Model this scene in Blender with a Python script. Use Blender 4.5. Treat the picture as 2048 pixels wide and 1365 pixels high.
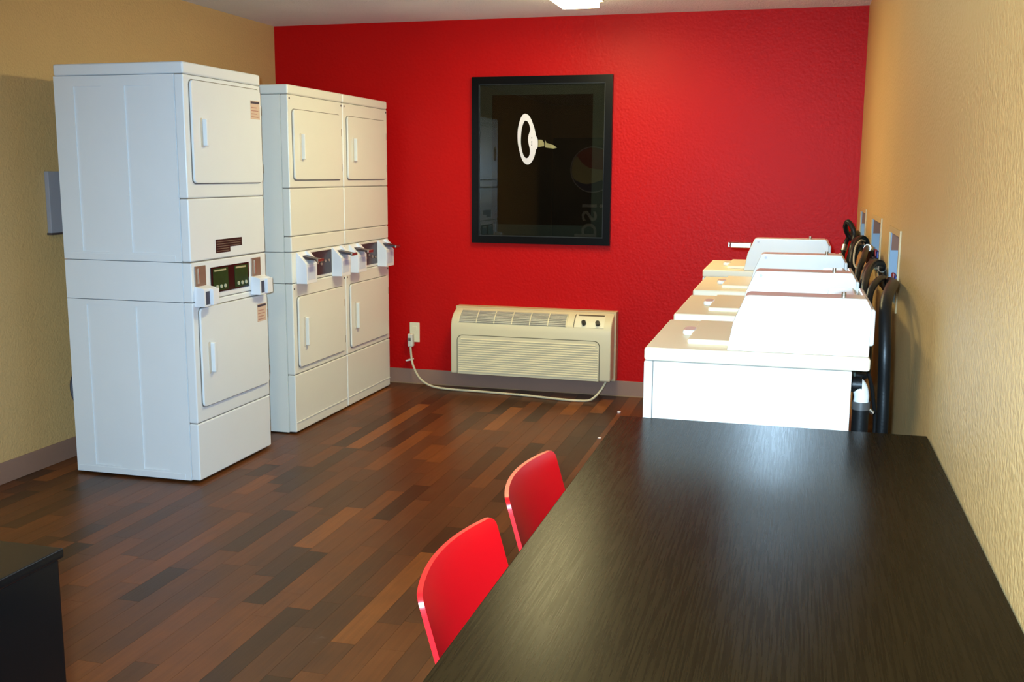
import bpy, bmesh, math, random
from mathutils import Vector, Matrix
random.seed(7)
S = bpy.context.scene
C = S.collection
for o in list(bpy.data.objects): bpy.data.objects.remove(o)

# ------------------------------------------------------------ camera
F_PX = 2057.4
fw = Vector((-.2612517, .9518728, -.16026764)); rt = Vector((.96407422, .26557053, .00576119)); up = rt.cross(fw)
cd = bpy.data.cameras.new('camera'); cam = bpy.data.objects.new('camera', cd); C.objects.link(cam)
cd.sensor_fit = 'HORIZONTAL'; cd.sensor_width = 36; cd.lens = F_PX * 36 / 2048; cd.clip_start = .05
M = Matrix((rt, up, -fw)).transposed().to_4x4(); M.translation = (0, 0, 1.4394)
cam.matrix_world = M; S.camera = cam
# ------------------------------------------------------------ world, flash, exposure
w = bpy.data.worlds.new('world'); S.world = w; w.use_nodes = True
w.node_tree.nodes['Background'].inputs[0].default_value = (1, .85, .62, 1)
w.node_tree.nodes['Background'].inputs[1].default_value = .02
fl = bpy.data.lights.new('camera_flash', 'SPOT'); fo = bpy.data.objects.new('camera_flash', fl); C.objects.link(fo)
fl.energy = 860; fl.color = (.50, .76, 1.0); fl.shadow_soft_size = .03
fl.spot_size = math.radians(86); fl.spot_blend = .9
fo.location = (-.07, .02, 1.50)
fo.rotation_euler = Vector((-.22, .94, -.24)).to_track_quat('-Z', 'Y').to_euler()
LAMP = 48.0
S.view_settings.view_transform = 'Standard'; S.view_settings.look = 'None'
S.view_settings.gamma = 1; S.view_settings.use_curve_mapping = False
S.view_settings.exposure = 0.0

# ------------------------------------------------------------ room size
XL, XR, YB, YF, H = -3.507, .3505, 6.5845, -1.75, 2.426

# ------------------------------------------------------------ materials
def lin(c):
    return tuple(((v/255)/12.92 if v/255 <= .04045 else ((v/255+.055)/1.055)**2.4) for v in c) + (1,)
MATS = {}
def mat(name, col, rough=.5, metal=0, bump=0, bscale=200, var=0, vscale=8, spec=.5, coat=0, emit=None, estr=0):
    if name in MATS: return MATS[name]
    m = bpy.data.materials.new(name); m.use_nodes = True; nt = m.node_tree; b = nt.nodes['Principled BSDF']
    b.inputs['Base Color'].default_value = lin(col); b.inputs['Roughness'].default_value = rough
    b.inputs['Metallic'].default_value = metal; b.inputs['Specular IOR Level'].default_value = spec
    b.inputs['Coat Weight'].default_value = coat; b.inputs['Coat Roughness'].default_value = .08
    tc = nt.nodes.new('ShaderNodeTexCoord')
    n = nt.nodes.new('ShaderNodeTexNoise'); n.inputs['Scale'].default_value = vscale; n.inputs['Detail'].default_value = 4
    nt.links.new(tc.outputs['Object'], n.inputs['Vector'])
    mr = nt.nodes.new('ShaderNodeMapRange'); mr.inputs[3].default_value = 1-max(var, .02); mr.inputs[4].default_value = 1+max(var, .02)
    nt.links.new(n.outputs[0], mr.inputs[0])
    mx = nt.nodes.new('ShaderNodeVectorMath'); mx.operation = 'SCALE'; mx.inputs[0].default_value = lin(col)[:3]
    nt.links.new(mr.outputs[0], mx.inputs['Scale']); nt.links.new(mx.outputs[0], b.inputs['Base Color'])
    if bump:
        bn = nt.nodes.new('ShaderNodeTexNoise'); bn.inputs['Scale'].default_value = bscale; bn.inputs['Detail'].default_value = 3
        nt.links.new(tc.outputs['Object'], bn.inputs['Vector'])
        bp = nt.nodes.new('ShaderNodeBump'); bp.inputs['Strength'].default_value = 1; bp.inputs['Distance'].default_value = bump
        nt.links.new(bn.outputs[0], bp.inputs['Height']); nt.links.new(bp.outputs[0], b.inputs['Normal'])
    if emit:
        b.inputs['Emission Color'].default_value = lin(emit); b.inputs['Emission Strength'].default_value = estr
    MATS[name] = m; return m

def wall_mat(name, col, rough, bump=.004, scale=38, spec=.5):
    m = mat(name, col, rough, var=.05, vscale=3, spec=spec)
    nt = m.node_tree; b = nt.nodes['Principled BSDF']
    tc = nt.nodes.new('ShaderNodeTexCoord')
    a = nt.nodes.new('ShaderNodeTexNoise'); a.inputs['Scale'].default_value = scale; a.inputs['Detail'].default_value = 5; a.inputs['Roughness'].default_value = .6
    v = nt.nodes.new('ShaderNodeTexVoronoi'); v.inputs['Scale'].default_value = scale*1.7; v.feature = 'SMOOTH_F1'
    nt.links.new(tc.outputs['Object'], a.inputs['Vector']); nt.links.new(tc.outputs['Object'], v.inputs['Vector'])
    ad = nt.nodes.new('ShaderNodeMath'); ad.operation = 'MULTIPLY_ADD'; ad.inputs[1].default_value = .6
    nt.links.new(v.outputs['Distance'], ad.inputs[0]); nt.links.new(a.outputs[0], ad.inputs[2])
    bp = nt.nodes.new('ShaderNodeBump'); bp.inputs['Distance'].default_value = bump; bp.inputs['Strength'].default_value = 1
    nt.links.new(ad.outputs[0], bp.inputs['Height']); nt.links.new(bp.outputs[0], b.inputs['Normal'])
    return m

RED = wall_mat('red_wall_paint', (180, 9, 8), .45, .0014, spec=.13)
BEIGE = wall_mat('beige_wall_paint', (200, 166, 112), .5, .0026, 60)
CEIL = wall_mat('popcorn_ceiling', (240, 242, 248), .9, .006, 60)
BASE = mat('grey_brown_vinyl_base', (142, 110, 94), .5, var=.06)
ENAM = mat('white_enamel', (222, 228, 234), .28)
CREAM = mat('cream_enamel', (224, 224, 216), .28)
DECK = mat('washer_top_enamel', (236, 222, 194), .38, spec=.3)
WASH = mat('washer_enamel', (228, 226, 222), .16)
GREYGAP = mat('grey_seam', (120, 116, 110), .7)
BOXW = mat('white_coin_box', (226, 230, 238), .35)
CHROME = mat('brushed_metal', (190, 186, 176), .3, metal=1, bump=.0003, bscale=500)
PLATE = mat('coin_plate_metal', (168, 152, 140), .45, metal=.8, bump=.0003, bscale=400)
BLACKG = mat('black_gloss_plastic', (16, 15, 15), .2)
BLACK = mat('black_rubber', (14, 15, 16), .42, spec=.35, bump=.0004, bscale=150)
DARK = mat('dark_overlay', (48, 34, 32), .3, var=.35, vscale=30)
GREEN = mat('green_dial_overlay', (38, 56, 22), .5, spec=.2, var=.5, vscale=26)
ACM = mat('almond_plastic', (214, 204, 172), .45)
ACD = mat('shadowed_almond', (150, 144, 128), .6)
ALM = mat('almond_outlet', (226, 216, 184), .4)
CORDM = mat('pale_cord', (196, 188, 160), .45)
CHAIRM = mat('red_chair_plastic', (200, 10, 17), .33, var=.03)
FRAME = mat('black_frame', (8, 8, 9), .3, spec=.15)
WHITEP = mat('white_print', (236, 226, 228), .6, var=.03)
BRASS = mat('brass_print', (150, 138, 92), .5, var=.4, vscale=30)
LIGHTF = mat('fixture_frame', (214, 208, 190), .5)
DIFF = mat('lit_diffuser', (255, 250, 225), .6, emit=(255, 240, 176), estr=LAMP)
BLUE = mat('blue_valve', (20, 50, 130), .4)
BOXG = mat('grey_blue_box_liner', (128, 150, 172), .5)
BROWN = mat('matte_brown', (130, 86, 66), .7, var=.1)
PVC = mat('white_pvc', (225, 225, 222), .4)

def art_mat():
    m = mat('dark_art_print', (14, 9, 4), .9, var=.5, vscale=2.2, spec=.05); return m
ART = art_mat()
MAT2 = mat('charcoal_mat_board', (26, 29, 22), .9, spec=.1)

def glass_pane_mat():
    m = bpy.data.materials.new('picture_glass'); m.use_nodes = True; nt = m.node_tree; nt.nodes.clear()
    o = nt.nodes.new('ShaderNodeOutputMaterial'); mx = nt.nodes.new('ShaderNodeMixShader')
    t = nt.nodes.new('ShaderNodeBsdfTransparent'); g = nt.nodes.new('ShaderNodeBsdfGlossy'); g.inputs['Roughness'].default_value = .0
    f = nt.nodes.new('ShaderNodeFresnel'); f.inputs[0].default_value = 1.38
    nt.links.new(f.outputs[0], mx.inputs[0]); nt.links.new(t.outputs[0], mx.inputs[1]); nt.links.new(g.outputs[0], mx.inputs[2])
    nt.links.new(mx.outputs[0], o.inputs[0]); return m
PANE = glass_pane_mat()

def wood_floor_mat(name, mode):
    m = bpy.data.materials.new(name); m.use_nodes = True; nt = m.node_tree; b = nt.nodes['Principled BSDF']; N = nt.nodes.new; L = nt.links.new
    at = N('ShaderNodeAttribute'); at.attribute_name = 'tone'; at.attribute_type = mode
    cr = N('ShaderNodeValToRGB'); e = cr.color_ramp.elements
    e[0].position = 0; e[0].color = lin((56, 36, 16)); e[1].position = 1; e[1].color = lin((124, 72, 30))
    for p, c in ((.22, (68, 43, 22)), (.45, (84, 50, 25)), (.7, (100, 57, 25)), (.88, (110, 63, 26))):
        k = e.new(p); k.color = lin(c)
    L(at.outputs['Fac'], cr.inputs[0])
    geo = N('ShaderNodeNewGeometry'); mp = N('ShaderNodeMapping'); mp.inputs['Scale'].default_value = (60, 3.2, 1)
    cx = N('ShaderNodeCombineXYZ'); mu = N('ShaderNodeMath'); mu.operation = 'MULTIPLY'; mu.inputs[1].default_value = 37
    L(at.outputs['Fac'], mu.inputs[0]); L(mu.outputs[0], cx.inputs[1])
    va = N('ShaderNodeVectorMath'); va.operation = 'ADD'; L(geo.outputs['Position'], va.inputs[0]); L(cx.outputs[0], va.inputs[1])
    L(va.outputs[0], mp.inputs[0])
    n = N('ShaderNodeTexNoise'); n.inputs['Scale'].default_value = 1; n.inputs['Detail'].default_value = 6; n.inputs['Distortion'].default_value = .8; L(mp.outputs[0], n.inputs['Vector'])
    mr = N('ShaderNodeMapRange'); mr.inputs[1].default_value = .3; mr.inputs[2].default_value = .7; mr.inputs[3].default_value = .86; mr.inputs[4].default_value = 1.12; L(n.outputs[0], mr.inputs[0])
    n2 = N('ShaderNodeTexNoise'); n2.inputs['Scale'].default_value = 7; n2.inputs['Detail'].default_value = 3; L(va.outputs[0], n2.inputs['Vector'])
    mr2 = N('ShaderNodeMapRange'); mr2.inputs[1].default_value = .3; mr2.inputs[2].default_value = .7; mr2.inputs[3].default_value = .86; mr2.inputs[4].default_value = 1.14; L(n2.outputs[0], mr2.inputs[0])
    mm = N('ShaderNodeMath'); mm.operation = 'MULTIPLY'; L(mr.outputs[0], mm.inputs[0]); L(mr2.outputs[0], mm.inputs[1])
    sc = N('ShaderNodeVectorMath'); sc.operation = 'SCALE'; L(cr.outputs[0], sc.inputs[0]); L(mm.outputs[0], sc.inputs['Scale'])
    # pale scuffs worn into the finish
    n3 = N('ShaderNodeTexNoise'); n3.inputs['Scale'].default_value = 3.1; n3.inputs['Detail'].default_value = 10; n3.inputs['Roughness'].default_value = .75; L(geo.outputs['Position'], n3.inputs['Vector'])
    mr3 = N('ShaderNodeMapRange'); mr3.inputs[1].default_value = .66; mr3.inputs[2].default_value = .76; mr3.inputs[4].default_value = .35; L(n3.outputs[0], mr3.inputs[0])
    mix = N('ShaderNodeMix'); mix.data_type = 'RGBA'; L(mr3.outputs[0], mix.inputs[0]); L(sc.outputs[0], mix.inputs[6]); mix.inputs[7].default_value = lin((150, 140, 130))
    L(mix.outputs[2], b.inputs['Base Color'])
    mrr = N('ShaderNodeMapRange'); b.inputs['Specular IOR Level'].default_value = .22; mrr.inputs[3].default_value = .3; mrr.inputs[4].default_value = .42; L(n2.outputs[0], mrr.inputs[0]); L(mrr.outputs[0], b.inputs['Roughness'])
    bp = N('ShaderNodeBump'); bp.inputs['Distance'].default_value = .0004; L(n.outputs[0], bp.inputs['Height']); L(bp.outputs[0], b.inputs['Normal'])
    return m
WOODO = wood_floor_mat('brown_vinyl_plank', 'OBJECT'); WOODG = wood_floor_mat('brown_vinyl_plank_joined', 'GEOMETRY')

def table_mat():
    m = bpy.data.materials.new('espresso_laminate'); m.use_nodes = True; nt = m.node_tree; b = nt.nodes['Principled BSDF']; N = nt.nodes.new; L = nt.links.new
    tc = N('ShaderNodeTexCoord'); mp = N('ShaderNodeMapping'); mp.inputs['Scale'].default_value = (330, 7, 20); L(tc.outputs['Object'], mp.inputs[0])
    n = N('ShaderNodeTexNoise'); n.inputs['Scale'].default_value = 1; n.inputs['Detail'].default_value = 5; L(mp.outputs[0], n.inputs['Vector'])
    cr = N('ShaderNodeValToRGB'); e = cr.color_ramp.elements; e[0].position = .3; e[0].color = lin((20, 12, 4)); e[1].position = .72; e[1].color = lin((31, 21, 8))
    L(n.outputs[0], cr.inputs[0]); L(cr.outputs[0], b.inputs['Base Color'])
    b.inputs['Roughness'].default_value = .24; b.inputs['Specular IOR Level'].default_value = .026
    rg = N('ShaderNodeMapRange'); rg.inputs[1].default_value = .3; rg.inputs[2].default_value = .7; rg.inputs[3].default_value = .25; rg.inputs[4].default_value = .30; L(n.outputs[0], rg.inputs[0]); L(rg.outputs[0], b.inputs['Roughness'])
    bp = N('ShaderNodeBump'); bp.inputs['Distance'].default_value = .00005; L(n.outputs[0], bp.inputs['Height']); L(bp.outputs[0], b.inputs['Normal'])
    return m
TABLEM = table_mat()

# ------------------------------------------------------------ mesh helpers
def bm_new(): return bmesh.new()
def box(bm, a, b, bev=0, seg=2):
    a = Vector(a); b = Vector(b); r = bmesh.ops.create_cube(bm, size=1); vs = r['verts']
    for v in vs: v.co = Vector((a[i] if v.co[i] < 0 else b[i]) for i in range(3))
    if bev:
        es = list({e for v in vs for e in v.link_edges}); bmesh.ops.bevel(bm, geom=es, offset=bev, segments=seg, profile=.5, affect='EDGES')
    return bm
def prism(bm, pts, axis, d0, d1, bev=0, seg=2):
    """polygon pts (u,v) extruded along axis; u,v are the two other axes in x,y,z order"""
    def P(u, v, d):
        return ((d, u, v), (u, d, v), (u, v, d))[axis]
    A = [bm.verts.new(P(u, v, d0)) for u, v in pts]; B = [bm.verts.new(P(u, v, d1)) for u, v in pts]
    fs = [bm.faces.new(A), bm.faces.new(B[::-1])]; n = len(pts)
    for i in range(n): fs.append(bm.faces.new((A[i], B[i], B[(i+1) % n], A[(i+1) % n])))
    bmesh.ops.recalc_face_normals(bm, faces=fs)
    if bev:
        es = [e for v in A+B for e in v.link_edges]; es = [e for e in set(es) if len(e.link_faces) == 2 and e.calc_face_angle(0) > .6]
        bmesh.ops.bevel(bm, geom=es, offset=bev, segments=seg, profile=.5, affect='EDGES')
    return bm
def rrect(u0, u1, v0, v1, r, n=4):
    out = []
    for cu, cv, a0 in ((u1-r, v1-r, 0), (u0+r, v1-r, 90), (u0+r, v0+r, 180), (u1-r, v0+r, 270)):
        for k in range(n+1):
            a = math.radians(a0+90*k/n); out.append((cu+r*math.cos(a), cv+r*math.sin(a)))
    return out
def cyl(bm, p0, p1, r0, r1=None, n=16):
    p0 = Vector(p0); p1 = Vector(p1); r1 = r0 if r1 is None else r1; d = (p1-p0).normalized(); q = d.to_track_quat('Z', 'Y')
    A, B = [], []
    for k in range(n):
        a = 2*math.pi*k/n; c = q @ Vector((math.cos(a), math.sin(a), 0)); A.append(bm.verts.new(p0+c*r0)); B.append(bm.verts.new(p1+c*r1))
    fs = [bm.faces.new(A[::-1]), bm.faces.new(B)]
    for k in range(n): fs.append(bm.faces.new((A[k], A[(k+1) % n], B[(k+1) % n], B[k])))
    bmesh.ops.recalc_face_normals(bm, faces=fs)
    return bm
def smooth_path(pts, sub=8):
    P = [Vector(p) for p in pts]; P = [P[0]*2-P[1]]+P+[P[-1]*2-P[-2]]; out = []
    for i in range(1, len(P)-2):
        a, b, c, d = P[i-1:i+3]
        for k in range(sub):
            t = k/sub; out.append(.5*((2*b)+(c-a)*t+(2*a-5*b+4*c-d)*t*t+(3*b-a-3*c+d)*t**3))
    out.append(P[-2]); return out
def tube(bm, pts, r, n=10, sub=8):
    P = smooth_path(pts, sub); prev = None; rings = []
    for i, p in enumerate(P):
        t = (P[min(i+1, len(P)-1)]-P[max(i-1, 0)]).normalized()
        if prev is None: nrm = t.orthogonal().normalized()
        else: nrm = (prev-t*prev.dot(t)).normalized()
        prev = nrm; bi = t.cross(nrm)
        rings.append([bm.verts.new(p+(nrm*math.cos(2*math.pi*k/n)+bi*math.sin(2*math.pi*k/n))*r) for k in range(n)])
    for a, b in zip(rings, rings[1:]):
        for k in range(n): bm.faces.new((a[k], a[(k+1) % n], b[(k+1) % n], b[k]))
    bm.faces.new(rings[0][::-1]); bm.faces.new(rings[-1])
    bmesh.ops.recalc_face_normals(bm, faces=bm.faces); return bm
def holed(bm, axis, u0, u1, v0, v1, d0, d1, holes):
    """slab with rectangular holes (u0,u1,v0,v1)"""
    def P(u, v, d): return ((d, u, v), (u, d, v), (u, v, d))[axis]
    us = sorted({u0, u1, *[h[0] for h in holes], *[h[1] for h in holes]}); vs = sorted({v0, v1, *[h[2] for h in holes], *[h[3] for h in holes]})
    V = {}
    def vert(i, j, d):
        if (i, j, d) not in V: V[(i, j, d)] = bm.verts.new(P(us[i], vs[j], d))
        return V[(i, j, d)]
    def solid(i, j):
        if i < 0 or j < 0 or i >= len(us)-1 or j >= len(vs)-1: return False
        cu = (us[i]+us[i+1])/2; cv = (vs[j]+vs[j+1])/2
        return not any(h[0] < cu < h[1] and h[2] < cv < h[3] for h in holes)
    for i in range(len(us)-1):
        for j in range(len(vs)-1):
            if not solid(i, j): continue
            for d in (d0, d1): bm.faces.new([vert(i, j, d), vert(i+1, j, d), vert(i+1, j+1, d), vert(i, j+1, d)])
            for (di, dj, a, b) in ((-1, 0, (i, j), (i, j+1)), (1, 0, (i+1, j), (i+1, j+1)), (0, -1, (i, j), (i+1, j)), (0, 1, (i, j+1), (i+1, j+1))):
                if not solid(i+di, j+dj): bm.faces.new([vert(*a, d0), vert(*b, d0), vert(*b, d1), vert(*a, d1)])
    bmesh.ops.recalc_face_normals(bm, faces=bm.faces); return bm
def obj(name, bm, m, parent=None, kind=None, sm=40, label=None):
    me = bpy.data.meshes.new(name); bm.to_mesh(me); bm.free(); me.materials.append(m)
    for p in me.polygons: p.use_smooth = True
    me.set_sharp_from_angle(angle=math.radians(sm))
    o = bpy.data.objects.new(name, me); C.objects.link(o)
    if sm <= 45 and len(me.polygons) > 6:
        wn = o.modifiers.new('weighted_normal', 'WEIGHTED_NORMAL'); wn.keep_sharp = True; wn.weight = 80
    if parent: o.parent = parent
    if kind: o['kind'] = kind
    if label: o['label'] = label
    return o
def tag(o, label, cat, group=None):
    o['label'] = label; o['category'] = cat
    if group: o['group'] = group
    return o
def thing(name, label, cat, loc=(0, 0, 0), rz=0, group=None):
    o = bpy.data.objects.new(name, None); C.objects.link(o); o.location = loc; o.rotation_euler = (0, 0, rz); o.empty_display_size = .1
    return tag(o, label, cat, group)
def struct(name, bm, m, parent=None):
    return obj(name, bm, m, parent, kind=None if parent else 'structure')
def B(a, b, bev=0, seg=2): return box(bm_new(), a, b, bev, seg)
def copy_tree(o, parent=None):
    c = o.copy(); C.objects.link(c); c.parent = parent
    for ch in [x for x in o.children]: copy_tree(ch, c)
    return c
def text_mesh(name, s, size, m, parent, matrix, depth=.001, font_sx=1):
    cu = bpy.data.curves.new(name, 'FONT'); cu.body = s; cu.size = size; cu.extrude = depth; cu.align_x = 'CENTER'; cu.align_y = 'CENTER'
    t = bpy.data.objects.new(name, cu); C.objects.link(t); dg = bpy.context.evaluated_depsgraph_get()
    me = bpy.data.meshes.new_from_object(t.evaluated_get(dg)); bpy.data.objects.remove(t); me.transform(matrix); me.materials.clear(); me.materials.append(m)
    o = bpy.data.objects.new(name, me); C.objects.link(o); o.parent = parent; return o

# ------------------------------------------------------------ structure
# supply-box openings in the right wall (y0,y1,z0,z1)
SUP = [(3.80, 4.20, .985, 1.235), (4.66, 5.22, 1.02, 1.245), (5.72, 6.16, 1.03, 1.25)]
struct('wall_right', holed(bm_new(), 0, YF, YB+.12, -.1, H+.1, XR, XR+.12, [tuple(s) for s in SUP]), BEIGE)
struct('wall_left', B((XL-.12, YF, -.1), (XL, YB+.12, H+.1)), BEIGE)
struct('wall_back', B((XL, YB, -.1), (XR, YB+.12, H+.1)), RED)
struct('wall_front', B((XL-.12, YF-.12, -.1), (XR+.12, YF, H+.1)), BEIGE)
struct('ceiling', B((XL, YF, H), (XR, YB, H+.1)), CEIL)
floor = struct('floor', B((XL, YF, -.1), (XR, YB, -.0035)), mat('floor_base', (40, 28, 18), .7))
def base(name, a, b):
    struct(name, B(a, b, .004), BASE)
base('baseboard_back', (XL+.01, YB-.009, 0), (XR-.01, YB, .1026))
base('baseboard_left', (XL, YF, 0), (XL+.009, YB-.0095, .1026))
base('baseboard_right', (XR-.009, YF, 0), (XR, YB-.0095, .1026))
struct('trim_1', B((XL+.01, YB-.013, 0), (XR-.01, YB-.0095, .006)), mat('caulk_line', (150, 120, 90), .6))

# planks: printed wood strips of the vinyl floor, laid along y
PW = .0835
cells = []
x = XL
while x < XR-.001:
    x1 = min(x+PW, XR); y = YF-random.random()*.5
    while y < YB:
        ln = random.choice((.2, .3, .4, .5, .6, .7, .8)); y1 = min(y+ln, YB); y0 = max(y, YF)
        if y1-y0 > .03: cells.append((x, x1, y0, y1))
        y += ln
    x = x1
def screen(px, py):
    d = Vector((px, py, 0))-Vector((0, 0, 1.4394)); z = d.dot(fw)
    if z < .3: return None
    return 1024+F_PX*d.dot(rt)/z, 682.5-F_PX*d.dot(up)/z, z
def seen(c):
    mx, my = (c[0]+c[1])/2, (c[2]+c[3])/2; s = screen(mx, my)
    if not s or not (100 < s[0] < 2060 and s[1] < 1420): return 0
    if mx < -2.66 and my > 4.09 and mx > -3.3: return 0
    if mx < -3.2 and my > 4.5: return 0
    if mx > -.42 and my > 2.7: return 0
    k = 1.4394/(1.4394-.787); tx, ty = mx/k, my/k
    if tx > -.43 and .75 < ty < 2.73: return 0
    return (c[1]-c[0])*(c[3]-c[2])/s[2]**3
rank = sorted(range(len(cells)), key=lambda i: -seen(cells[i])); top = {i for i in rank[:300] if seen(cells[i]) > 0}
shared = {}
stuff = bm_new(); tones = []
for i, c in enumerate(cells):
    tone = min(1, max(0, random.gauss(.47, .23)))
    g = .0004
    if i in top:
        key = (round(c[1]-c[0], 3), round(c[3]-c[2], 3)); wd, ln = c[1]-c[0], c[3]-c[2]
        if key not in shared:
            b_ = bm_new(); box(b_, (-wd/2+g, -ln/2+g, -.0035), (wd/2-g, ln/2-g, 0)); me = bpy.data.meshes.new('plank'); b_.to_mesh(me); b_.free(); me.materials.append(WOODO); shared[key] = me
        o = bpy.data.objects.new('plank', shared[key]); C.objects.link(o); o.parent = floor; o.location = ((c[0]+c[1])/2, (c[2]+c[3])/2, 0); o['tone'] = tone
    else:
        n0 = len(stuff.faces); box(stuff, (c[0]+g, c[2]+g, -.0035), (c[1]-g, c[3]-g, 0)); tones += [tone]*(len(stuff.faces)-n0)
so = obj('planks', stuff, WOODG, floor, kind='stuff')
at = so.data.attributes.new('tone', 'FLOAT', 'FACE'); at.data.foreach_set('value', tones)

# ------------------------------------------------------------ ceiling lights
def ceiling_light(loc, label):
    t = thing('ceiling_light', label, 'ceiling light', loc, 0, 'ceiling lights')
    obj('frame', holed(bm_new(), 2, -.125, .125, -.62, .62, -.04, 0, [(-.105, .105, -.60, .60)]), LIGHTF, t)
    obj('diffuser', B((-.105, -.60, -.075), (.105, .60, -.012), .006), DIFF, t)
    return t
ceiling_light((-1.215, 5.24, H), 'lit rectangular ceiling light near the red wall, at the top of the picture')
ceiling_light((-1.215, .9, H), 'added lit rectangular ceiling light, out of view over the near half of the wood floor')  # second fixture added out of view, lights the near end of the room

# ------------------------------------------------------------ stacked dryers
def dryer(x_front, y0, y1, top, label, E, old, zs):
    W = (y1-y0)/2; D = .669; fx = D/2
    t = thing('stacked_dryer', label, 'dryer', (x_front-fx, (y0+y1)/2, 0), 0, 'stacked dryers along the left wall')
    zt, dz1, dz0, s1, s2, s3, s4, lz1, lz0, s5, toe = zs
    # zt top seam, dz upper door, s1 seam, s2 lower seam, s3 control top, s4 control bottom, lz lower door, s5 toe seam, toe bottom
    fp = fx-.046
    # lower and upper cabinets (side skins carry the recessed fields)
    def shell(z0, z1, fields):
        bm = bm_new(); box(bm, (-fx+.004, -W+.0052, z0), (fp, W-.0052, z1))
        for s in (-1, 1):
            holed(bm, 1, -fx, fp-.001, z0, z1, s*W, s*(W-.005), fields)
        return bm
    F1 = F2 = []
    if not old:
        xo = x_front-fx
        F2 = [(-3.193-xo, -3.049-xo, .05, .825), (-2.928-xo, -2.791-xo, .05, .825)]
        F1 = [(-3.193-xo, -3.049-xo, 1.075, 1.82), (-2.928-xo, -2.791-xo, 1.075, 1.82)]
    obj('lower_cabinet', shell(toe, s4-.002, F2), E, t, sm=25)
    obj('control_cabinet', shell(s4+.001, s3-.001, []), E, t, sm=25)
    obj('upper_cabinet', shell(s3+.002, zt-.002, F1), E, t, sm=25)
    obj('top_panel', B((-fx-.002, -W+.001, zt), (fx+.002, W-.001, top), .01, 3), E, t)
    obj('seam_backing', B((fp, -W+.006, toe+.01), (fx-.006, W-.006, top-.01)), GREYGAP, t)
    def panel(name, z0, z1, bev=.007): return obj(name, B((fp, -W+.0015, z0+.0015), (fx, W-.0015, z1-.0015), bev, 3), E, t)
    panel('upper_front_panel', s1, zt); panel('middle_front_panel', s2, s1); 
    if s2 > s3+.01: panel('upper_base_panel', s3, s2)
    panel('control_panel', s4, s3, .005); panel('lower_front_panel', s5, s4); panel('toe_panel', toe, s5)
    if old: obj('kick_line', B((fx-.001, -W+.01, .062), (fx+.004, W-.01, .066)), E, t)
    def door(z0, z1, hz0, hz1, hy):
        a, b = -W+.045, W-.045
        if not old: b = W-.02
        gk = obj('door', prism(bm_new(), rrect(a, b, z0, z1, .022), 0, fx-.002, fx+.013, .005, 2), E, t)
        obj('door_groove_shade', prism(bm_new(), rrect(a-.004, b+.004, z0-.004, z1+.004, .025), 0, fx-.001, fx+.0025), GREYGAP, gk)  # shade of the groove around the door, put in as a grey plate
        hb = bm_new(); prism(hb, rrect(hy+.006, hy+.03, hz0, hz1, .007), 0, fx+.010, fx+.034, .005, 2)
        obj('handle', hb, E, gk)
        obj('handle_recess_shade', prism(bm_new(), rrect(hy-.012, hy+.006, hz0-.004, hz1+.004, .006), 0, fx+.010, fx+.0145), mat('shaded_enamel', (200, 192, 178), .4), gk)
        for hz in (z0+.07, z1-.10):
            obj('hinge', B((fx+.001, b+.003, hz-.022), (fx+.009, b+.009, hz+.022)), mat('hinge_metal', (120, 104, 92), .5, metal=.5), gk)
        return gk
    d1 = door(dz0, dz1, zs_h[0], zs_h[1], zs_h[4]-(y0+y1)/2); d2 = door(lz0, lz1, zs_h[2], zs_h[3], zs_h[4]-(y0+y1)/2-.01)
    # screws
    for (sx, sy, sz) in ([(-fx+.03, -W-.0015, s3+.018), (fp-.05, -W-.0015, s3+.018), (-fx+.035, -W-.0015, .022), (fp-.04, -W-.0015, .022)] if not old else []):
        obj('screw', cyl(bm_new(), (sx, -W+.001, sz), (sx, -W-.002, sz), .006, n=10), mat('screw_head', (90, 90, 96), .4, metal=.6), t)
    if not old:
        for za in (s3+.004, toe+.002):
            obj('side_flange', B((-fx+.012, -W-.0022, za), (fp-.03, -W, za+.028), .001), E, t)
    if old:
        for sy in (-W+.02, W-.02):
            for sz in (zt-.02, s4-.03):
                obj('screw', cyl(bm_new(), (fx-.001, sy, sz), (fx+.002, sy, sz), .006, n=8), mat('screw_head', (90, 90, 96), .4, metal=.6), t)
    return t, W, fx, d1, d2
zs_h = (1.557, 1.678, .512, .654, 4.205)
T1, W, fx, dA, dB = dryer(-2.628, 4.088, 4.771, 1.921, 'nearest white stacked dryer, its ribbed side facing the camera, label stickers on its doors', ENAM, False,
    (1.868, 1.845, 1.39, 1.322, 1.036, 1.034, .852, .822, .358, .286, .012))
ym = (4.088+4.771)/2
def Y(v): return v-ym
obj('control_display', B((fx-.001, Y(4.246), .879), (fx+.004, Y(4.594), 1.0), .001), BLACKG, T1)
for a, b in ((4.262, 4.395), (4.455, 4.58)):
    g = obj('dial_overlay', B((fx+.004, Y(a), .886), (fx+.0055, Y(b), .992), .001), GREEN, T1)
    for k in range(3):
        obj('button', cyl(bm_new(), (fx+.005, Y(a+.03+.035*k), .905), (fx+.010, Y(a+.03+.035*k), .905), .009, n=12), mat('pale_button', (176, 180, 160), .4), g)
    obj('indicator_strip', B((fx+.0055, Y(a+.01), .978), (fx+.0065, Y(b-.02), .986)), mat('pale_strip', (170, 165, 130), .5), g)
lab = bm_new(); prism(lab, [(Y(4.302), 1.063), (Y(4.43), 1.063), (Y(4.43), 1.087), (Y(4.54), 1.087), (Y(4.54), 1.127), (Y(4.302), 1.127)], 0, fx, fx+.0012)
L_ = obj('instruction_label', lab, DARK, T1, label='dark stepped instruction label')
for k in range(5):
    obj('print_line', B((fx+.0012, Y(4.31), 1.07+.011*k), (fx+.0016, Y(4.42 if k < 2 else 4.525), 1.0725+.011*k)), mat('label_print', (120, 104, 92), .6), L_)
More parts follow.
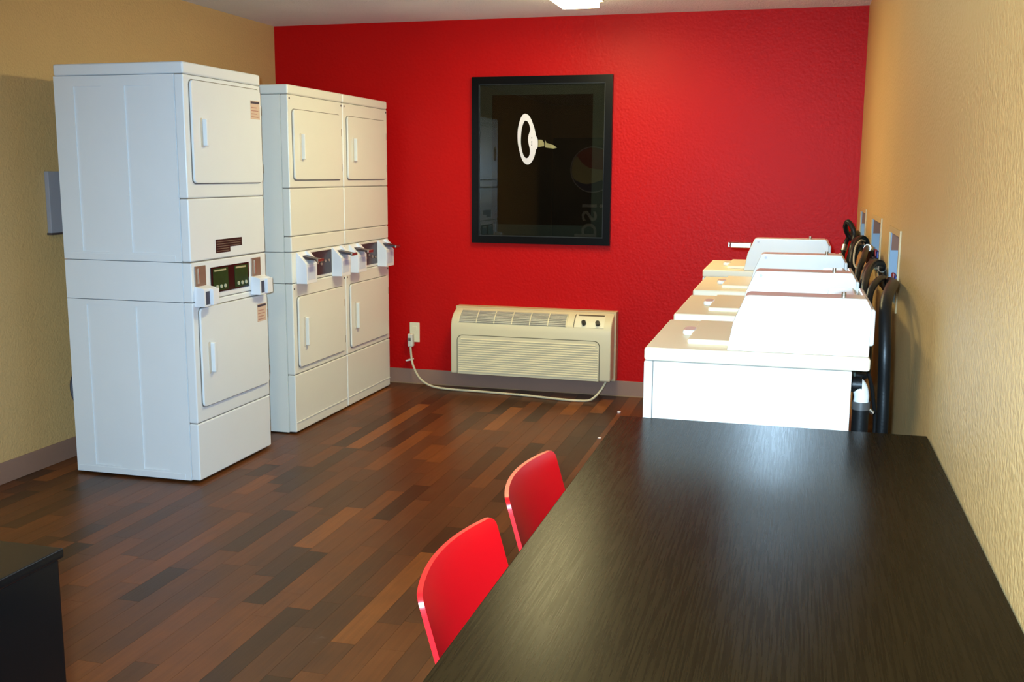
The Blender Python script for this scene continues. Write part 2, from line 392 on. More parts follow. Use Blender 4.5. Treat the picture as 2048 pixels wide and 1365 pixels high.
for a in (4.113, 4.62):
    p_ = obj('coin_plate', B((fx, Y(a), .918), (fx+.006, Y(a+.088), 1.016), .002), PLATE, T1)
    obj('coin_slot', B((fx+.006, Y(a+.022), .935), (fx+.011, Y(a+.029), 1.005), .001), mat('slot_metal', (216, 200, 180), .3, metal=1), p_)
    c_ = obj('coin_return_box', prism(bm_new(), [(fx-.001, .832), (fx+.05, .832), (fx+.05, .915), (fx-.001, .925)], 1, Y(a-.004), Y(a+.10), .002), BOXW, T1)
    obj('return_slot', B((fx+.049, Y(a+.008), .842), (fx+.0505, Y(a+.04), .902)), mat('slot_shadow', (60, 60, 78), .5), c_)
    obj('lock_cap', B((fx+.05, Y(a+.045), .838), (fx+.066, Y(a+.098), .912), .003), BOXW, c_)
for dd, z in ((dA, 1.745), (dB, .735)):
    s_ = obj('sticker', B((fx+.0125, Y(4.645), z-.045), (fx+.0138, Y(4.735), z+.045)), mat('faded_sticker', (205, 182, 164), .6, var=.1, vscale=40), dd, label='faded sticker with a dark heading')
    obj('sticker_heading', B((fx+.0138, Y(4.648), z+.03), (fx+.0143, Y(4.732), z+.041)), mat('heading_ink', (60, 54, 70), .6, var=.5, vscale=60), dd)
    for k in range(4): obj('sticker_print', B((fx+.0138, Y(4.652), z-.036+.015*k), (fx+.0142, Y(4.72-.012*(k % 2)), z-.032+.015*k)), mat('sticker_ink', (170, 120, 110), .6), dd)

for k, (a, b, lb) in enumerate(((5.057, 5.745, 'cream front stacked dryer in the middle, between the near dryer and the last one'), (5.748, 6.436, 'last stacked dryer of the row, next to the red wall'))):
    zs_h = (1.51, 1.648, .484, .645, a+.118)
    tt, W, fx, _, _ = dryer(-2.628, a, b, 1.903, lb, CREAM, True, (1.852, 1.775, 1.402, 1.357, 1.098, 1.012, .842, .764, .372, .334, .008))
    ym2 = (a+b)/2
    obj('control_display', B((fx, a+.215-ym2, .862), (fx+.004, a+.49-ym2, .998), .001), DARK, tt, label='dark control display')
    rr = random.Random(k+3)
    for q in range(5):
        yy = a+.25+.05*q-ym2; zz = .9+.06*rr.random()
        obj('button', cyl(bm_new(), (fx+.004, yy, zz), (fx+.009, yy, zz), .008, n=10), mat('worn_button', (150, 130, 118), .4), tt)
    for yy in (a+.05, a+.50):
        c0 = yy-ym2
        c_ = obj('coin_meter', prism(bm_new(), [(fx-.001, .838), (fx+.062, .838), (fx+.062, .945), (fx+.006, 1.008), (fx-.001, 1.008)], 1, c0, c0+.128, .002), BOXW, tt, label='white coin meter box')
        obj('meter_face', B((fx+.0615, c0+.012, .858), (fx+.0635, c0+.105, .93), .001), mat('meter_face_enamel', (198, 210, 232), .3), c_)
        sl = bm_new(); prism(sl, [(fx+.02, .972), (fx+.115, .964), (fx+.115, .972), (fx+.012, .992)], 1, c0+.028, c0+.088, .001)
        obj('coin_slide', sl, mat('dark_slide_metal', (84, 78, 84), .35, metal=.8), c_)
        obj('slide_handle', B((fx+.111, c0+.02, .960), (fx+.121, c0+.096, .976), .002), CHROME, c_)
        obj('slide_bracket', prism(bm_new(), [(fx+.004, 1.006), (fx+.05, .962), (fx+.07, .962), (fx+.018, 1.014)], 1, c0+.088, c0+.118, .001), BOXW, c_)

# cable behind the nearest dryer, hanging down the left wall
tag(obj('dryer_cable', tube(bm_new(), [(-3.44, 4.40, .62), (-3.40, 4.27, .50), (-3.43, 4.245, .40), (-3.41, 4.25, .30), (-3.36, 4.33, .18), (-3.40, 4.5, .02)], .008), mat('grey_cable', (62, 62, 76), .5)),
    'grey cable hanging between the nearest dryer and the left wall', 'cable')
wp = thing('wall_box', 'pale box on the left wall behind the nearest dryer', 'wall box', (XL, 4.30, 1.14))
obj('cover', B((0, -.06, 0), (.025, .14, .30), .004), mat('wall_box_grey', (150, 150, 160), .5), wp)
obj('bottom_rim', B((0, -.065, -.006), (.028, .145, .004), .001), mat('wall_box_rim', (70, 60, 60), .5), wp)

# ------------------------------------------------------------ washers
def washer(x0, y0, zt, label, slide=False, mshift=0):
    W_, D = .585, .594
    t = thing('top_load_washer', label, 'washing machine', (x0+D/2, y0+W_/2, 0), 0, 'top load washers in a row by the right wall')
    def P(x, y, z): return (x-D/2, y-W_/2, z)
    obj('cabinet', B(P(.026, .003, .02), P(.55, W_-.003, zt-.0385), .004), WASH, t)
    obj('front_panel', B(P(.0, .003, .10), P(.0245, W_-.003, zt-.0385), .004), WASH, t)
    obj('toe_kick', B(P(.01, .006, .0), P(.05, W_-.006, .097), .003), WASH, t)
    obj('seam_line', B(P(.004, .008, .03), P(.548, W_-.008, zt-.034)), GREYGAP, t)
    obj('top_deck', B(P(0, 0, zt-.037), P(D, W_, zt), .008, 3), DECK, t)
    lid = obj('lid', B(P(.108, .095, zt-.001), P(.45, .50, zt+.014), .006, 3), DECK, t)
    obj('lid_handle', prism(bm_new(), rrect(.078-D/2, .116-D/2, .245-W_/2, .335-W_/2, .018), 2, zt, zt+.016, .006, 3), WASH, lid)
    m = mshift
    a = (.223+m-D/2, zt); prof = [(.223+m-D/2, zt), (.237+m-D/2, zt+.08), (.267+m-D/2, zt+.151), (.278+m-D/2, zt+.154), (.576-D/2+m*.5, zt+.154), (.590-D/2+m*.5, zt+.128), (.590-D/2+m*.5, zt)]
    mc = obj('meter_case', prism(bm_new(), prof, 1, .012-W_/2, .112-W_/2, .004), WASH, t)
    obj('screw', cyl(bm_new(), P(.285+m, .013, zt+.138), P(.285+m, .009, zt+.138), .005, n=10), mat('pale_screw', (180, 180, 190), .4), mc)
    obj('lock_knob', cyl(bm_new(), P(.52+m, .05, zt+.152), P(.52+m, .05, zt+.166), .006, n=10), CHROME, mc)
    obj('console', prism(bm_new(), [(.47-D/2, zt), (.497-D/2, zt+.120), (.57-D/2, zt+.125), (.584-D/2, zt+.11), (.584-D/2, zt)], 1, .112-W_/2, W_-.012-W_/2, .005), WASH, t)
    obj('rear_cover', B(P(.585+m*.5, .02, zt+.028), P(.601+m*.5, W_-.02, zt+.126), .007, 3), WASH, t)
    if slide:
        sb = obj('coin_slide', B(P(.155+m, .03, zt+.106), P(.25+m, .09, zt+.130), .003), CHROME, mc, label='chrome coin slide')
        obj('slide_end', B(P(.143+m, .024, zt+.108), P(.152+m, .096, zt+.131), .002), CHROME, mc)
    # hose fittings low on the back
    obj('drain_elbow', cyl(bm_new(), P(.548, .15, zt-.10), P(.585, .15, zt-.10), .022), BLACK, t)
    obj('inlet_valve', B(P(.548, .26, zt-.13), P(.575, .40, zt-.07), .004), mat('valve_green', (60, 70, 60), .5), t)
    return t
WY = [2.80, 3.518, 4.25, 5.0]
washer(-.39, WY[0], .969, 'nearest top load washer, its blank white side facing the table end')
washer(-.392, WY[1], .971, 'second top load washer counting from the table')
washer(-.398, WY[2], .975, 'third top load washer counting from the table')
washer(-.425, WY[3], .992, 'farthest top load washer, with a chrome coin slide, beside the red wall', True, -.03)

# standpipe and black canister behind the nearest washer
t = thing('standpipe_trap', 'white pipe elbow on a black drain pipe behind the nearest washer', 'drain pipe', (.196, 2.95, 0))
obj('drain_pipe', cyl(bm_new(), (0, 0, 0), (0, 0, .815), .0225, n=20), BLACK, t)
obj('pipe_collar', cyl(bm_new(), (0, 0, .80), (0, 0, .822), .0245, n=20), mat('collar_grey', (100, 98, 96), .35, metal=.5), t)
obj('elbow', tube(bm_new(), [(0, 0, .82), (0, 0, .84), (-.006, 0, .862), (-.018, 0, .874)], .0205, n=16), PVC, t)
obj('clamp_screw', cyl(bm_new(), (.022, 0, .80), (.034, 0, .79), .006, n=8), CHROME, t)

# ------------------------------------------------------------ wall supply boxes
for (y0, y1, z0, z1), lb in zip(SUP, ('nearest recessed supply box on the right wall, with a blue valve', 'middle recessed supply box on the right wall', 'farthest recessed supply box on the right wall, near the red wall')):
    t = thing('supply_box', lb, 'wall box', (XR, (y0+y1)/2, (z0+z1)/2), 0, 'recessed washer supply boxes')
    a, b = (y1-y0)/2, (z1-z0)/2; e = .002
    obj('box_liner', holed(bm_new(), 0, -a+e, a-e, -b+e, b-e, 0, .085, [(-a+.006, a-.006, -b+.006, b-.006)]), BOXG, t)
    obj('back_plate', B((.078, -a+.006, -b+.006), (.084, a-.006, b-.006)), BOXG, t)
    obj('brown_insert', B((.004, a-.0115, b-.075), (.076, a-.007, b-.007)), BROWN, t)  # brown panel over the upper part of the far inner side
    obj('bezel', holed(bm_new(), 0, -a-.018, a+.018, -b-.018, b+.018, -.006, -.0005, [(-a+.004, a-.004, -b+.004, b-.004)]), mat('bezel_beige', (192, 164, 116), .5), t)
    for k, yy in enumerate((-.06, .06)):
        v = obj('valve', cyl(bm_new(), (.045, yy, -.07), (-.015, yy, -.07), .012, n=12), CHROME, t)
        obj('valve_handle', B((.0, yy-.022, -.055), (.012, yy+.022, -.025), .004), BLUE if k == 0 else mat('red_valve', (140, 24, 24), .4), v)
        obj('hose_coupling', cyl(bm_new(), (-.013, yy, -.07), (-.033, yy, -.07), .0145, n=12), CHROME, v)

# ------------------------------------------------------------ hoses
def hose(name, pts, r, label, group, cat='hose', ring=None, m=None):
    t = thing(name, label, cat, (pts[0][0], pts[0][1], 0), 0, group); o = Vector((pts[0][0], pts[0][1], 0))
    obj('tube', tube(bm_new(), [Vector(p)-o for p in pts], r), m or BLACK, t)
    if ring:
        for a, b in ring: obj('coupling', cyl(bm_new(), Vector(a)-o, Vector(b)-o, r*1.35, n=14), CHROME, t)
G1, G2 = 'black drain hoses behind the washers', 'black water inlet hoses behind the washers'
hose('drain_hose', [(.38, 4.02, 1.035), (.330, 3.86, 1.07), (.312, 3.54, 1.093), (.285, 3.32, 1.098), (.262, 3.17, 1.060), (.262, 3.10, .946), (.266, 3.10, .829), (.268, 3.10, .71), (.265, 3.12, .4), (.24, 3.14, .08), (.22, 3.2, .03)], .0175, 'thickest black drain hose, hanging full length behind the nearest washer', G1)
hose('inlet_hose', [(.318, 3.94, 1.04), (.297, 3.80, 1.075), (.285, 3.62, 1.105), (.255, 3.47, 1.106), (.231, 3.37, 1.077), (.226, 3.30, 1.005), (.226, 3.22, .90), (.215, 3.14, .86), (.165, 3.12, .87)], .011, 'black inlet hose arching left from the lower fitting of the nearest supply box', G2)
hose('inlet_hose', [(.318, 4.06, 1.04), (.306, 3.93, 1.10), (.300, 3.88, 1.13), (.270, 3.79, 1.14), (.242, 3.65, 1.128), (.222, 3.5, 1.09), (.219, 3.42, 1.03), (.222, 3.36, .92), (.165, 3.18, .86)], .0115, 'black inlet hose rising from the upper fitting of the nearest supply box', G2,
     ring=[((.312, 3.965, 1.085), (.304, 3.915, 1.112))])
hose('drain_hose', [(.38, 4.86, 1.05), (.328, 4.72, 1.075), (.312, 4.42, 1.09), (.29, 4.25, 1.10), (.262, 4.08, 1.075), (.246, 3.98, 1.0), (.245, 3.95, .8), (.25, 3.95, .3), (.24, 3.95, .04)], .0165, 'black drain hose behind the second washer, right of the coiled hoses', G1)
hose('inlet_hose', [(.318, 4.88, 1.06), (.306, 4.6, 1.133), (.285, 4.5, 1.145), (.262, 4.3, 1.12), (.240, 4.2, 1.07), (.228, 4.1, 1.0), (.225, 4.0, .90), (.165, 3.9, .86)], .0115, 'black inlet hose draped from the middle supply box to the second washer', G2,
     ring=[((.300, 4.56, 1.142), (.288, 4.51, 1.146))])
hose('inlet_hose', [(.318, 5.0, 1.06), (.312, 4.93, 1.139), (.285, 4.9, 1.165), (.252, 4.8, 1.130), (.236, 4.7, 1.05), (.235, 4.6, .95), (.165, 4.62, .87)], .0115, 'black inlet hose looped over the back of the third washer', G2)
hose('drain_hose', [(.38, 5.16, 1.06), (.33, 5.12, 1.09), (.30, 5.03, 1.11), (.268, 4.86, 1.12), (.244, 4.74, 1.07), (.238, 4.70, .9), (.245, 4.72, .3), (.24, 4.72, .04)], .0165, 'black drain hose behind the third washer', G1)
hose('inlet_hose', [(.318, 5.88, 1.07), (.305, 5.6, 1.15), (.277, 5.5, 1.125), (.251, 5.48, 1.150), (.237, 5.46, 1.19), (.248, 5.44, 1.213), (.272, 5.42, 1.18), (.279, 5.40, 1.126), (.256, 5.3, 1.042), (.24, 5.3, .9), (.15, 5.36, .88)], .0125, 'black inlet hose standing up in a loop behind the farthest washer', G2)
hose('inlet_hose', [(.318, 6.0, 1.07), (.29, 5.8, 1.14), (.262, 5.66, 1.12), (.240, 5.6, 1.05), (.225, 5.5, .95), (.15, 5.45, .88)], .0115, 'black inlet hose sloping down from the farthest supply box', G2,
     ring=[((.248, 5.62, 1.085), (.241, 5.605, 1.055))])
hose('drain_hose', [(.38, 5.9, 1.08), (.328, 5.77, 1.11), (.298, 5.3, 1.135), (.268, 5.1, 1.13), (.25, 5.04, 1.05), (.25, 5.0, .7), (.25, 5.0, .04)], .0165, 'black drain hose behind the farthest washer', G1)
hose('power_cord', [(.2, 3.0, .93), (.222, 3.02, .87), (.236, 3.04, .80), (.245, 3.06, .70), (.24, 3.1, .3), (.23, 3.3, .02)], .0055, 'thin black cord running down behind the nearest washer', None, 'cord')
hose('tie_cord', [(.30, 4.9, 1.15), (.27, 4.7, 1.165), (.245, 4.6, 1.14), (.238, 4.5, 1.08), (.26, 4.45, 1.06), (.29, 4.5, 1.08)], .004, 'thin pale cord looped around the black hoses', None, 'cord', m=mat('pale_tie', (180, 160, 130), .5))

# ------------------------------------------------------------ wall heater / air conditioner
t = thing('wall_air_conditioner', 'almond wall air conditioner low on the red wall', 'air conditioner', (-1.637, YB, 0))
L0, L1 = -.536, .536
prof = [(0, .128), (-.2, .128), (-.203, .14), (-.203, .43), (-.200, .455), (-.190, .482), (-.170, .508), (-.135, .533), (-.08, .552), (0, .558)]
obj('body', prism(bm_new(), prof, 0, L0, L1, .008, 3), ACM, t, sm=50)
obj('wall_sleeve', B((L0-.006, -.075, .11), (L1+.012, 0, .566), .004), mat('sleeve_almond', (196, 170, 130), .5), t)
# curved upper strip helpers: points on the shoulder of the profile
sh = [(-.1945, .472), (-.190, .482), (-.170, .508), (-.135, .533), (-.110, .5425)]
def shoulder(x0, x1, s0, s1, off, thick, inset=None):
    """thin curved plate following the shoulder between fractions s0..s1"""
    seg = [0]
    for a, b in zip(sh, sh[1:]): seg.append(seg[-1]+math.dist(a, b))
    def at(s):
        d = s*seg[-1]
        for i in range(len(sh)-1):
            if d <= seg[i+1]+1e-9:
                k = (d-seg[i])/(seg[i+1]-seg[i]); a, b = sh[i], sh[i+1]; n = Vector((-(b[1]-a[1]), b[0]-a[0])).normalized()
                return Vector((a[0]+(b[0]-a[0])*k, a[1]+(b[1]-a[1])*k)), n
    A = [at(s0+(s1-s0)*k/6) for k in range(7)]
    pts = [tuple(p+n*(off+thick)) for p, n in A]+[tuple(p+n*off) for p, n in reversed(A)]
    return prism(bm_new(), pts, 0, x0, x1)
X0, X1 = -2.118+1.637, -1.396+1.637
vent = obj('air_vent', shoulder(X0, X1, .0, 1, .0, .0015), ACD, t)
sb = bm_new()
for k in range(9):
    tmp = shoulder(X0+.003, X1-.003, .03+k*.106, .03+k*.106+.06, .0012, .004); me = bpy.data.meshes.new('tmp'); tmp.to_mesh(me); tmp.free(); sb.from_mesh(me); bpy.data.meshes.remove(me)
obj('louvres', sb, mat('louvre_grey', (176, 172, 158), .5), vent, kind='stuff')
for k in range(7):
    xx = X0+(X1-X0)*k/6
    obj('divider', shoulder(xx-.003, xx+.003, 0, 1, .001, .006), ACM, vent)
cx0, cx1 = -1.340+1.637, -1.150+1.637
cp = obj('control_panel', shoulder(cx0, cx1, 0, 1, -.001, .003), mat('control_white', (222, 216, 190), .45), t)
obj('panel_slot', shoulder(cx0+.012, cx1-.008, .86, .99, .001, .0025), mat('slot_dark', (86, 80, 66), .6), cp)
obj('panel_edge', shoulder(cx0-.008, cx0-.004, 0, 1, .0, .0035), mat('slot_dark', (86, 80, 66), .6), cp)
for kx in (-1.281+1.637, -1.191+1.637):
    obj('knob', cyl(bm_new(), (kx, -.176, .494), (kx, -.198, .512), .0165, .014, n=18), BLACKG, cp)
g0, g1 = -2.130+1.637, -1.170+1.637
# front grille: arched dark outline, panel and horizontal louvres
def arch(a, b, z0, z1, r):
    pts = [(a, z0), (b, z0)]
    for k in range(7):
        an = math.radians(90*k/6); pts.append((b-r+r*math.cos(an), z1-r+r*math.sin(an)))
    for k in range(7):
        an = math.radians(90+90*k/6); pts.append((a+r+r*math.cos(an), z1-r+r*math.sin(an)))
    return pts
obj('grille_outline', prism(bm_new(), arch(g0, g1, .130, .392, .04), 1, -.2045, -.2), mat('groove_dark', (104, 98, 78), .6), t)
gp = obj('front_grille', prism(bm_new(), arch(g0+.006, g1-.006, .130, .387, .036), 1, -.2062, -.2), ACM, t)
sb = bm_new()
for k in range(15):
    z = .145+k*.0152; ins = .014 if k < 13 else .03
    prism(sb, [(-.2062, z), (-.2115, z+.002), (-.2115, z+.005), (-.2062, z+.0105)], 0, g0+ins, g1-ins)
obj('grille_louvres', sb, ACM, gp, kind='stuff')

# outlet with plug and the cord
t = thing('wall_outlet', 'almond wall outlet plate on the red wall beside the air conditioner', 'outlet', (-2.502, YB, .358))
obj('cover_plate', B((-.036, -.006, -.067), (.036, 0, .069), .003), ALM, t)
obj('receptacle', B((-.016, -.009, .012), (.016, -.005, .042), .003), ALM, t)
hose('plug_cord', [(-2.52, 6.543, .262), (-2.512, 6.54, .19), (-2.49, 6.52, .13), (-2.425, 6.47, .06), (-2.33, 6.43, .022), (-2.2, 6.42, .0095), (-1.975, 6.405, .0095), (-1.66, 6.375, .0095), (-1.43, 6.33, .0095), (-1.30, 6.32, .0095), (-1.22, 6.36, .012), (-1.165, 6.40, .065), (-1.13, 6.41, .13)],
     .0078, 'long pale cord looping along the floor from the outlet to the air conditioner', None, 'cord', m=CORDM)
pc = [o for o in C.objects if o.name.startswith('plug_cord')][0]
pl = obj('plug', B((-2.540+2.52, 6.535-6.543, .262), (-2.502+2.52, 6.577-6.543, .352), .008, 3), mat('plug_grey', (206, 202, 188), .4), pc)
obj('test_button', B((-.012, -.011, .305), (.006, -.007, .325), .001), mat('button_dark', (96, 88, 78), .5), pl)
tag(obj('wall_clip', prism(bm_new(), [(-2.556, .168), (-2.512, .180), (-2.508, .170), (-2.55, .160)], 1, YB-.05, YB-.002, .002), PVC), 'small white clip on the red wall under the outlet', 'clip')

# ------------------------------------------------------------ framed picture
t = thing('framed_picture', 'square black framed dark picture with a white ring print on the red wall', 'picture', (-1.617, YB, 1.524))
fw_, fh = .4635, .5365
obj('frame', holed(bm_new(), 1, -fw_, fw_, -fh, fh, -.032, -.001, [(-fw_+.047, fw_-.047, -fh+.047, fh-.047)]), FRAME, t)
obj('inner_lip', holed(bm_new(), 1, -fw_+.04, fw_-.04, -fh+.04, fh-.04, -.024, -.004, [(-fw_+.051, fw_-.051, -fh+.051, fh-.051)]), mat('lip_grey', (30, 32, 32), .4), t)
obj('mat_board', holed(bm_new(), 1, -fw_+.045, fw_-.045, -fh+.045, fh-.045, -.010, -.006, [(-.330, .336, -.412, .420)]), MAT2, t)
art = obj('art_print', B((-.345, -.006, -.43), (.35, -.003, .435)), ART, t)
RO = [(-1.727, 1.826), (-1.705, 1.818), (-1.689, 1.796), (-1.675, 1.764), (-1.662, 1.727), (-1.653, 1.686), (-1.641, 1.661), (-1.641, 1.611), (-1.652, 1.598), (-1.658, 1.567), (-1.671, 1.532), (-1.689, 1.508), (-1.709, 1.5), (-1.731, 1.513), (-1.748, 1.541), (-1.761, 1.582), (-1.772, 1.63), (-1.776, 1.677), (-1.774, 1.724), (-1.766, 1.765), (-1.753, 1.802), (-1.741, 1.82)]
RI = [(-1.723, 1.783), (-1.705, 1.771), (-1.695, 1.746), (-1.691, 1.721), (-1.701, 1.692), (-1.705, 1.661), (-1.7, 1.63), (-1.692, 1.598), (-1.693, 1.567), (-1.703, 1.548), (-1.716, 1.541), (-1.733, 1.557), (-1.745, 1.589), (-1.753, 1.633), (-1.753, 1.68), (-1.749, 1.724), (-1.741, 1.755), (-1.733, 1.774)]
def dense(P, n=72):
    Q = [Vector((a, 0, b)) for a, b in P]; out = []
    Q = [Q[-1]]+Q+[Q[0], Q[1]]
    for i in range(1, len(Q)-2):
        a, b, c, d = Q[i-1:i+3]
        for k in range(4):
            s = k/4; out.append(.5*((2*b)+(c-a)*s+(2*a-5*b+4*c-d)*s*s+(3*b-a-3*c+d)*s**3))
    # resample by angle about the ring centre
    ce = Vector((-1.728, 0, 1.662)); res = []
    for k in range(n):
        an = 2*math.pi*k/n; dr = Vector((math.sin(an), 0, math.cos(an))); best = None
        for p, q in zip(out, out[1:]+out[:1]):
            e = q-p; den = dr.x*e.z-dr.z*e.x
            if abs(den) < 1e-9: continue
            f = p-ce; tt = (f.x*e.z-f.z*e.x)/den; s = (f.x*dr.z-f.z*dr.x)/den
            if tt > 0 and -1e-6 <= s <= 1+1e-6 and (best is None or tt > best): best = tt
        res.append(ce+dr*(best or .02))
    return res
def off(p, y): return (p.x+1.617, y, p.z-1.524)
rb = bm_new(); O_, I_ = dense(RO), dense(RI)
for y in (-.0078,):
    A = [rb.verts.new(off(p, y)) for p in O_]; Bv = [rb.verts.new(off(p, y)) for p in I_]
    A2 = [rb.verts.new(off(p, -.006)) for p in O_]; B2 = [rb.verts.new(off(p, -.006)) for p in I_]
    n = len(A)
    for k in range(n):
        j = (k+1) % n; rb.faces.new((A[k], A[j], Bv[j], Bv[k])); rb.faces.new((A[k], A2[k], A2[j], A[j])); rb.faces.new((Bv[k], Bv[j], B2[j], B2[k]))
bmesh.ops.recalc_face_normals(rb, faces=rb.faces)
ring = obj('ring_print', rb, WHITEP, art, label='white oval ring')
def flat(name, pts, m, y=-.0076): return obj(name, prism(bm_new(), [(a+1.617, b-1.524) for a, b in pts], 1, y, -.006), m, art)
flat('shaft_print', [(-1.637, 1.661), (-1.612, 1.659), (-1.598, 1.641), (-1.597, 1.620), (-1.637, 1.613)], BRASS).__setitem__('label', 'brass coloured shaft')
flat('shaft_print', [(-1.592, 1.655), (-1.586, 1.650), (-1.584, 1.640), (-1.536, 1.626), (-1.512, 1.609), (-1.536, 1.603), (-1.590, 1.611)], BRASS).__setitem__('label', 'brass coloured shaft tip')
for a, b in ((1.668, 1.676), (1.647, 1.651), (1.638, 1.642), (1.622, 1.630)):
    flat('ring_mark', [(-1.6835, a), (-1.6775, a), (-1.6775, b), (-1.6835, b)], mat('ring_ink', (120, 112, 120), .6), -.0082)
obj('glass_pane', B((-fw_+.045, -.016, -fh+.045), (fw_-.045, -.014, fh-.045)), PANE, t)

# ------------------------------------------------------------ table
t = thing('folding_table', 'long espresso brown table in the right foreground', 'table', (-.0475, 1.72, 0))
tx0, tx1, ty0, ty1 = -.3935, .393, -.97, 1.0126
obj('tabletop', B((tx0, ty0, .752), (tx1, ty1, .7874), .0022, 2), TABLEM, t)
for yy in (ty0+.16, ty1-.16):
    lg = obj('leg', B((-.05, yy-.03, .035), (.05, yy+.03, .752), .004), BLACKG, t)
    obj('foot', B((-.30, yy-.035, 0), (.30, yy+.035, .035), .008), BLACKG, lg)

# ------------------------------------------------------------ chairs
def chair(y, label, rz=0):
    t = thing('red_chair', label, 'chair', (-.30, y, 0), rz, 'red chairs at the table')
    # backrest: rounded sheet, concave towards the sitter, leaning back
    hw, zb, ztp, th, rc = .200, .47, .797, .0085, .018
    bm = bm_new(); nu, nv = 22, 16
    def P(s, q, side):
        z = zb+(ztp-zb)*q
        # rounded top corners and a soft waist towards the seat
        w_ = hw*(.90+.10*min(1, q*1.6)); 
        dzc = (ztp-z)
        if dzc < rc: w_ -= rc-math.sqrt(max(0, rc*rc-(rc-dzc)**2))
        crown = .002*(1-s*s)*q
        x = -.265-.30*(z-.79)*-0-.285*(z-.797) + .034*(s*w_/hw)**2
        if q < .25: x += .10*((.25-q)/.25)**2
        n = Vector((1, -.17*s*2, 0)).normalized()
        v = Vector((x, s*w_, z+crown)); return v+n*(th/2 if side else -th/2)
    G = [[[bm.verts.new(P(-1+2*i/nu, 1-(1-j/nv)**2, sd)) for i in range(nu+1)] for j in range(nv+1)] for sd in (0, 1)]
    for sd in (0, 1):
        for j in range(nv):
            for i in range(nu):
                f = (G[sd][j][i], G[sd][j][i+1], G[sd][j+1][i+1], G[sd][j+1][i]); bm.faces.new(f if sd else f[::-1])
    rim = [(0, i) for i in range(nu+1)]+[(j, nu) for j in range(1, nv+1)]+[(nv, i) for i in range(nu-1, -1, -1)]+[(j, 0) for j in range(nv-1, 0, -1)]
    for a, b in zip(rim, rim[1:]+rim[:1]): bm.faces.new((G[0][a[0]][a[1]], G[0][b[0]][b[1]], G[1][b[0]][b[1]], G[1][a[0]][a[1]]))
    bmesh.ops.remove_doubles(bm, verts=bm.verts, dist=1e-5); bmesh.ops.recalc_face_normals(bm, faces=bm.faces)
    obj('backrest', bm, CHAIRM, t, sm=55)
    bm = bm_new(); prism(bm, rrect(-.16, .22, -.195, .195, .06, 6), 2, .445, .456, .004)
    for v in bm.verts: v.co.z += -.018*max(0, 1-(v.co.y/.2)**2)+(.03 if v.co.x < -.15 else 0)
    obj('seat', bm, CHAIRM, t)
    for sx, sy in ((-1, -1), (-1, 1), (1, -1), (1, 1)):
        obj('leg', tube(bm_new(), [(sx*.12+.03, sy*.15, .44), (sx*.14+.03, sy*.17, .38), (sx*.20+.02, sy*.19, .0)], .010, sub=4), CHROME, t)
    return t
chair(1.605, 'nearer red plastic chair pushed up to the brown table, at the bottom of the picture')
chair(2.105, 'farther red plastic chair pushed up to the brown table')

# ------------------------------------------------------------ left foreground cabinet (only its corner is seen)
t = thing('black_cabinet', 'low black cabinet at the bottom left corner of the picture', 'cabinet', (-1.608, 1.32, 0))
obj('body', B((-.27, -.28, .03), (.262, .28, .70), .006), BLACKG, t)
obj('top', B((-.275, -.285, .70), (.27, .285, .72), .004), BLACKG, t)
obj('plinth', B((-.25, -.26, 0), (.24, .26, .03)), BLACK, t)

# ------------------------------------------------------------ vending machine behind the camera (seen mirrored in the picture glass)
t = thing('vending_machine', 'dark drinks vending machine mirrored in the picture glass', 'vending machine', (-2.72, -1.18, 0))
vx0, vx1, vf = -.53, .53, .44
obj('cabinet', B((vx0, -.46, .08), (vx1, vf, 1.93), .02, 3), mat('vending_black', (14, 14, 20), .3), t)
for a in (-.45, .45):
    for b in (-.38, .36): obj('foot', cyl(bm_new(), (a, b, 0), (a, b, .082), .025), BLACK, t)
fp_ = obj('front_panel', B((vx0+.03, vf, .22), (vx1-.25, vf+.02, 1.9), .008), mat('vending_panel', (12, 13, 22), .25), t)
def disc_part(pts, m, name, y): return obj(name, prism(bm_new(), pts, 1, vf+.02, y), m, fp_)
gx, gz, R = .034, 1.505, .295
EM = lambda n, c: mat(n, c, .5, emit=c, estr=.16)
disc_part([(gx+(R+.015)*math.cos(a*math.pi/32), gz+(R+.015)*math.sin(a*math.pi/32)) for a in range(64)], EM('emblem_rim', (170, 170, 180)), 'emblem_rim', vf+.022)
disc_part([(gx+R*math.cos(a*math.pi/32), gz+R*math.sin(a*math.pi/32)) for a in range(64)], EM('emblem_blue', (10, 24, 90)), 'emblem_blue', vf+.0235)
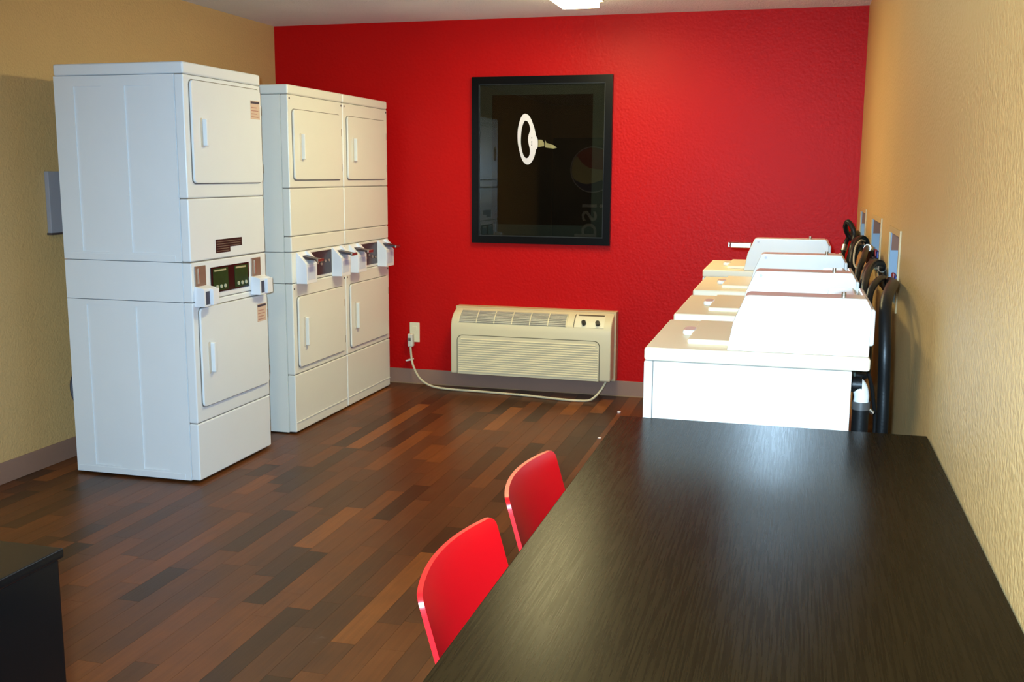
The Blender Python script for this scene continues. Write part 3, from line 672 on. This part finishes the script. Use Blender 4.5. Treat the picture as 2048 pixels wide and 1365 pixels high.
def cap(lo):  # region of the disc above a wavy slanted line
    pts = []
    A = [a*math.pi/32 for a in range(64)]
    return pts
# white wave and red field: polygons bounded by the disc edge (seen from the room, +x is to the left)
def arc(a0, a1, r=R-.004, n=18): return [(gx+r*math.cos(math.radians(a0+(a1-a0)*k/n)), gz+r*math.sin(math.radians(a0+(a1-a0)*k/n))) for k in range(n+1)]
def wave(p, q, bulge, n=14):
    p, q = Vector(p), Vector(q); nn = Vector((-(q-p).y, (q-p).x)).normalized()
    return [tuple(p+(q-p)*k/n+nn*bulge*math.sin(2*math.pi*k/n*.75)) for k in range(n+1)]
a_ = arc(-38, 205); disc_part(a_+wave(a_[-1], a_[0], -.05)[1:-1], EM('emblem_white', (190, 180, 130)), 'emblem_wave', vf+.0245)
a_ = arc(-18, 140); disc_part(a_+wave(a_[-1], a_[0], -.06)[1:-1], EM('emblem_red', (150, 14, 22)), 'emblem_red', vf+.0255)
# vertical lettering reading upwards on the front
mx = Matrix.Translation((.0+.03, vf+.0215, .60)) @ Matrix.Rotation(math.pi, 4, 'Z') @ Matrix.Rotation(math.pi/2, 4, 'X') @ Matrix.Rotation(math.pi/2, 4, 'Z')
text_mesh('lettering', 'pepsi', .45, EM('lettering_white', (190, 190, 190)), fp_, mx)
obj('selection_panel', B((vx1-.22, vf, .9), (vx1-.04, vf+.02, 1.6), .006), mat('selector_grey', (50, 50, 54), .4), t)
obj('coin_slot', B((vx1-.15, vf+.02, 1.2), (vx1-.11, vf+.026, 1.3), .002), CHROME, t)
obj('delivery_chute', B((vx0+.15, vf+.019, .26), (vx1-.35, vf+.026, .40), .004), BLACKG, t)

# ------------------------------------------------------------ crumbs on the floor
for (x, y), lb in (((-.993, 6.103), 'white paper scrap on the floor by the washers'), ((-.994, 5.46), 'pale crumb on the wood floor beyond the far end of the table')):
    bm = bm_new(); prism(bm, [(x-.010, y-.006), (x+.006, y-.010), (x+.011, y+.004), (x-.003, y+.010)], 2, .0002, .010 if y > 6 else .004, .001)
    tag(obj('paper_scrap', bm, WHITEP), lb, 'litter', 'scraps on the floor')
